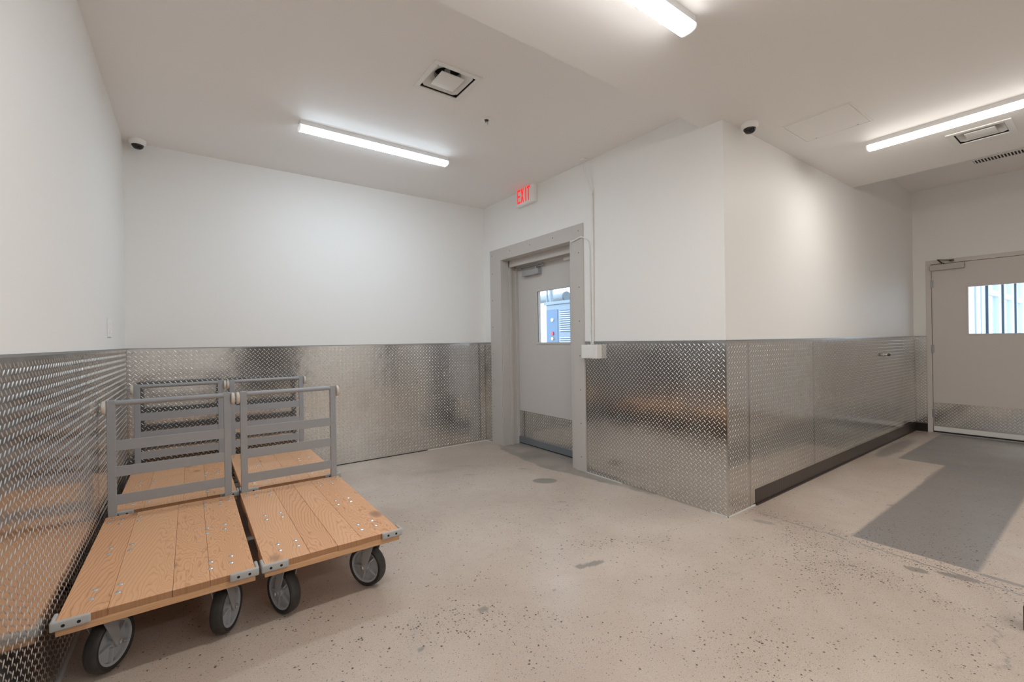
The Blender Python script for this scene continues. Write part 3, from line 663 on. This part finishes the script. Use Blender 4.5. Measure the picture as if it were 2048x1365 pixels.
# switch plate on left wall
t = thing('switch_plate', 'white switch plate on the left wall above the diamond plate', 'light switch', (xL, 3.79, 1.365))
bm = bmesh.new(); box(bm, 0, .007, -.075, .075, -.06, .06, .003); obj('plate', bm, PLASTICW, t)
for y in (-.035, .035):
    bm = bmesh.new(); box(bm, .006, .011, y-.017, y+.017, -.034, .034, .002); obj('rocker', bm, PLASTICW, t)
bm = bmesh.new(); box(bm, 2.806, 2.90, .17, .262, .0, .105, .004); tag(obj('rubber_block', bm, BLACKR), 'black block on the floor, cut off by the right edge of the photo', 'block')

# ================================================================== PLATFORM CARTS
CW, CL, CZ = .300, 1.145, .300
def caster(root, x, y, ang, off, label=None):
    """ang: heading of the wheel face normal; off: trail distance"""
    c, s = math.cos(ang), math.sin(ang)
    M = Matrix.Translation((x, y, 0)) @ Matrix.Rotation(ang, 4, 'Z')         # local x = axle towards the viewer
    T = M @ Matrix.Translation((0, off, .1015))
    bm = bmesh.new()
    box(bm, -.048, .048, -.058, .058, .241, .247, .002, 2, M)
    lathe(bm, [(.032, .222), (.038, .228), (.038, .238), (.03, .242)], 20, M)
    for sx in (-1, 1):
        b = bmesh.new(); pr = [(-.030, .224), (.030, .224), (off+.013 if off > 0 else off+.013, .088), (off-.013, .088)]
        extrude_prof(b, pr, 0, sx*.031, sx*.035); merge(bm, b, M)
    box(bm, -.035, .035, -.032, .032, .216, .226, .003, 2, M)
    f = obj('caster', bm, mat('caster_fork_steel', (.46,.47,.48), .4, .35) if 'caster_fork_steel' not in bpy.data.materials else bpy.data.materials['caster_fork_steel'], root, True)
    RY = Matrix.Rotation(math.pi/2, 4, 'Y')
    bm = bmesh.new(); lathe(bm, [(.082, -.022), (.094, -.024), (.0995, -.019), (.1015, -.008), (.1015, .008), (.0995, .019), (.094, .024), (.082, .022), (.078, .018), (.078, -.018), (.082, -.022)], 48, T @ RY, caps=False); obj('tire', bm, TIRE, f, True)
    bm = bmesh.new(); lathe(bm, [(.079, -.020), (.082, -.0215), (.082, .0215), (.079, .020), (.072, .018), (.070, .006), (.070, -.006), (.072, -.018), (.079, -.020)], 40, T @ RY, caps=False)
    lathe(bm, [(0, -.004), (.071, -.004), (.071, .004), (0, .004)], 40, T @ RY)
    lathe(bm, [(0, -.026), (.018, -.026), (.020, -.02), (.020, .02), (.018, .026), (0, .026)], 20, T @ RY)
    for k in range(5): box(bm, -.019, .019, -.0035, .0035, .015, .073, .001, 1, T @ Matrix.Rotation(2*math.pi*k/5 + .4, 4, 'X'))
    obj('wheel_rim', bm, RIM, f, True)
    bm = bmesh.new(); lathe(bm, [(0, -.042), (.011, -.042), (.011, -.035), (.006, -.035), (.006, .035), (.011, .035), (.011, .043), (.005, .046), (0, .046)], 6, T @ RY); obj('axle_bolt', bm, ZINC, f)
    return f
def make_cart(label, casters, seams):
    t = thing('platform_cart', label, 'cart', (0,0,0), 'wooden platform carts')
    # deck boards, one mesh, each board shaded by its own attribute value
    bm = bmesh.new(); lay = bm.faces.layers.float.new('board')
    seams = [-CW, *seams, CW]
    for k in range(4):
        nf = len(bm.faces)
        box(bm, seams[k]+.0005, seams[k+1]-.0005, .002*(k % 2), CL-.001*(k % 2), CZ-.026, CZ-.0004*(k % 2), .0010, 2)
        bm.faces.ensure_lookup_table()
        lay = bm.faces.layers.float.get('board') or bm.faces.layers.float.new('board')
        for f in bm.faces[nf:]: f[lay] = k+1.
    deck = obj('deck', bm, WOOD, t)
    bl = [(sx*a, b_) for sx in (-1, 1) for a in (.148, .223) for b_ in (.115, .188, .556, .628, .985, 1.058)] + [(-.272, 1.042), (-.272, 1.10), (.272, 1.042), (.272, 1.10)]
    for i, (x, y) in enumerate(bl):
        bm = bmesh.new(); lathe(bm, [(.0105, -.0005), (.0102, .0008), (.0065, .0028), (0, .0035)], 14, Matrix.Translation((x+.003*math.sin(i*3.1), y+.004*math.sin(i*5.7), CZ))); obj('bolt_head', bm, ZINC, deck, True)
    for (y0, y1) in ((.0, .235), (.50, .68), (CL-.235, CL)):
        bm = bmesh.new(); box(bm, -CW, CW, y0+.001, y1-.001, CZ-.053, CZ-.0262, .0018); obj('cross_bearer', bm, WOODX, t)
    # corner bumpers
    for sx in (-1, 1):
        for (yy, sy) in ((0, -1),):
            bm = bmesh.new()
            a0, a1 = sorted((sx*(CW-.092), sx*(CW+.013))); b0, b1 = sorted((yy, yy+sy*.014))
            if sy > 0: a0, a1 = sorted((sx*(CW-.002), sx*(CW+.013)))
            box(bm, a0, a1, b0, b1, CZ-.029, CZ+.006, .007, 3)
            a0, a1 = sorted((sx*CW, sx*(CW+.013))); b0, b1 = sorted((yy-sy*.062, yy+sy*.013))
            box(bm, a0, a1, b0, b1, CZ-.029, CZ+.006, .006, 3)
            bp_ = obj('corner_bumper', bm, BUMP, t, True)
            if sy < 0:
                for q in (.022, .062):
                    bm = bmesh.new(); lathe(bm, [(0, 0), (.0055, 0), (.0055, .0008), (0, .0008)], 12, Matrix.Translation((sx*(CW-q), -.0136, CZ-.012)) @ Matrix.Rotation(math.pi/2, 4, 'X')); obj('screw_hole', bm, DARK, bp_)
    # push handle
    ys = CL+.001
    for sx in (-1, 1):
        bm = bmesh.new(); a0, a1 = sorted((sx*.254, sx*.292)); box(bm, a0, a1, ys, ys+.028, .235, .945, .003); obj('upright', bm, STEELG, t)
        bm = bmesh.new(); lathe(bm, [(.012, -.0105), (.030, -.010), (.0365, -.006), (.038, 0), (.0365, .006), (.030, .010), (.012, .0105)], 28, Matrix.Translation((sx*.3035, ys+.012, .905)) @ Matrix.Rotation(math.pi/2, 4, 'Y')); kb = obj('bumper_disc', bm, KNOB, t, True)
        bm = bmesh.new(); lathe(bm, [(.011, -.003), (.011, .0115)], 12, Matrix.Translation((sx*.3035, ys+.012, .905)) @ Matrix.Rotation(math.pi/2, 4, 'Y')); obj('disc_bolt', bm, ZINC, kb, True)
    bm = bmesh.new(); tube(bm, [(-.256, ys+.013, .928), (.256, ys+.013, .928)], .0150, 16); obj('push_bar', bm, STEELG, t, True)
    for z in (.690, .545, .387):
        bm = bmesh.new(); box(bm, -.256, .256, ys+.003, ys+.009, z-.029, z+.029, .001); obj('slat', bm, STEELG, t)
    for a in casters: caster(t, *a)
    return t
R = math.radians
K1 = [(-.200, .115, R(-31), .045), (.185, .115, R(-28), .040), (-.21, 1.03, 0, .0), (.21, 1.03, 0, .0)]
K2 = [(-.195, .115, R(-157), -.032), (.200, .110, R(-147), -.035), (-.21, 1.03, 0, .0), (.21, 1.03, 0, .0)]
c1 = make_cart('wooden platform cart nearest the camera, front left, beside the left wall', K1, (-.165, .022, .142)); c1.location = (-.0865, 2.165, 0)
c2 = make_cart('wooden platform cart at the front right, next to the open floor', K2, (-.118, .001, .114)); c2.location = (.548, 2.165, 0)
def copy_tree(o, parent=None):
    c = o.copy(); COL.objects.link(c); c.parent = parent
    for ch in [q for q in bpy.data.objects if q.parent == o and q != c]: copy_tree(ch, c)
    return c
c3 = copy_tree(c1); c3.location = (-.0640, 3.372, 0); c3['label'] = 'wooden platform cart in the left back corner, behind the front left cart'
c4 = copy_tree(c2); c4.location = (.5655, 3.372, 0); c4['label'] = 'wooden platform cart against the back wall, behind the front right cart'

# ================================================================== OUTSIDE THE DOORS
GROUND = mat('pale_paving', (.42, .38, .34), .9)
bm = bmesh.new(); box(bm, xD+.30, 30, yS+.2, 40, -.2, -.01); struct(obj('ground', bm, GROUND))
UNIT = mat('blue_grey_unit_paint', (.20, .25, .31), .5); UNITD = mat('dark_louvre_slot', (.10, .14, .22), .6)
t = thing('condenser_unit', 'blue grey louvred machine cabinet outside, seen through the exit door window', 'machine', (6.1, 5.9, 0))
bm = bmesh.new(); box(bm, -.9, .7, -.9, .22, -.012, 1.87, .01); obj('cabinet', bm, UNIT, t)
bm = bmesh.new(); box(bm, -.93, .73, -.93, .25, 1.87, 1.92, .005); obj('lid', bm, UNIT, t)
for (y0, y1) in ((-.83, -.52), (-.48, -.16)):
    for (z0, z1) in ((.5, 1.28), (1.38, 1.76)):
        bm = bmesh.new(); box(bm, -.905, -.9, y0, y1, z0, z1)
        lo = obj('grille', bm, UNITD, t)
        bm = bmesh.new(); z = z0+.02
        while z < z1: box(bm, -.92, -.903, y0, y1, z, z+.015); z += .036
        obj('louvre', bm, mat('pale_louvre', (.45,.55,.68), .5) if 'pale_louvre' not in bpy.data.materials else bpy.data.materials['pale_louvre'], lo)
bm = bmesh.new(); box(bm, -.91, -.9, -.1, .2, .3, 1.78, .002); obj('control_panel', bm, mat('blue_panel', (.10,.17,.27), .5), t)
for z, m_ in ((1.60, PLASTICW), (1.36, mat('red_button', (.6,.05,.08), .4)), (1.27, mat('yellow_button', (.6,.5,.3), .4))):
    bm = bmesh.new(); lathe(bm, [(.03, 0), (.03, .02), (0, .024)], 16, Matrix.Translation((-.91, .03, z)) @ Matrix.Rotation(-math.pi/2, 4, 'Y')); obj('button', bm, m_, t, True)
PIPE = mat('lagged_pipe', (.20, .24, .28), .4, .2)
t = thing('outdoor_pipe', 'thick horizontal lagged pipe above the cabinet outside the exit door window', 'pipe', (7.4, 8.0, 2.30))
bm = bmesh.new(); tube(bm, [(0, 3.0, .0), (0, -.06, .0)], .10, 20); obj('pipe_run', bm, PIPE, t, True)
bm = bmesh.new(); tube(bm, [(0, 1.6, -2.32), (0, 1.6, -.09)], .03); obj('support', bm, PIPE, t, True)
bm = bmesh.new(); lathe(bm, [(.125, -.02), (.125, .02)], 20, Matrix.Translation((0, -.06, 0)) @ Matrix.Rotation(math.pi/2, 4, 'X')); obj('flange', bm, mat('dark_flange', (.10,.12,.14), .4, .5), t, True)
t = thing('outdoor_post', 'vertical galvanised post rising behind the cabinet outside the exit door window', 'post', (7.0, 8.04, 0))
bm = bmesh.new(); tube(bm, [(0, 0, 0), (0, 0, 4)], .045, 12); obj('tube', bm, PIPE, t, True)
bm = bmesh.new(); tube(bm, [(0, .15, 0), (0, .15, 4)], .025, 12); obj('riser', bm, PIPE, t, True)
# vestibule beyond the far door
VP = mat('vestibule_white', (.75, .80, .84), .5); MUL = mat('dark_blue_mullion', (.06, .10, .14), .4); MULP = mat('pale_mullion', (.70,.78,.84), .4)
bm = bmesh.new(); box(bm, xF+.14, 20, -3.4, 1.6, -.12, -.005); struct(obj('floor.001', bm, mat('pale_tile', (.55,.50,.46), .4)))
bm = bmesh.new(); box(bm, xF+.14, 20, -3.4, 1.6, 2.75, 2.85); struct(obj('ceiling.004', bm, VP))
bm = bmesh.new(); box(bm, xF+.14, 10.35, 1.4, 1.55, 0, 2.75); struct(obj('wall_vestibule', bm, VP))
edges = [10.35, 10.80, 12.45, 14.10, 15.75, 17.40]
for i, x in enumerate(edges):
    w = bpy.data.objects.new('window_%d' % (i+1), None); COL.objects.link(w); struct(w); w.location = (x, 1.4, 0)
    if i: bm = bmesh.new(); box(bm, x+.04, x+.11, 1.35, 1.40, 0, 2.75); part('dark_mullion', bm, MUL, w)
    bm = bmesh.new(); box(bm, x-.30, x+.03, 1.38, 1.48, 0, 2.75); box(bm, x+.12, x+.30, 1.40, 1.48, 0, 2.75); part('frame', bm, MULP, w)
    x1 = edges[i+1]-.3 if i+1 < len(edges) else x+1.3
    if x1 > x+.3:
        bm = bmesh.new(); box(bm, x+.30, x1, 1.38, 1.46, 1.93, 2.02); part('transom', bm, MULP, w)
        bm = bmesh.new(); box(bm, x+.30, x1, 1.42, 1.424, 0, 2.75); part('pane', bm, GLASS, w)
bm = bmesh.new(); box(bm, xF+.14, 60, 1.7+.2, 60, -.35, -.21); struct(obj('ground.001', bm, mat('desert_ground', (.62, .40, .28), .9)))
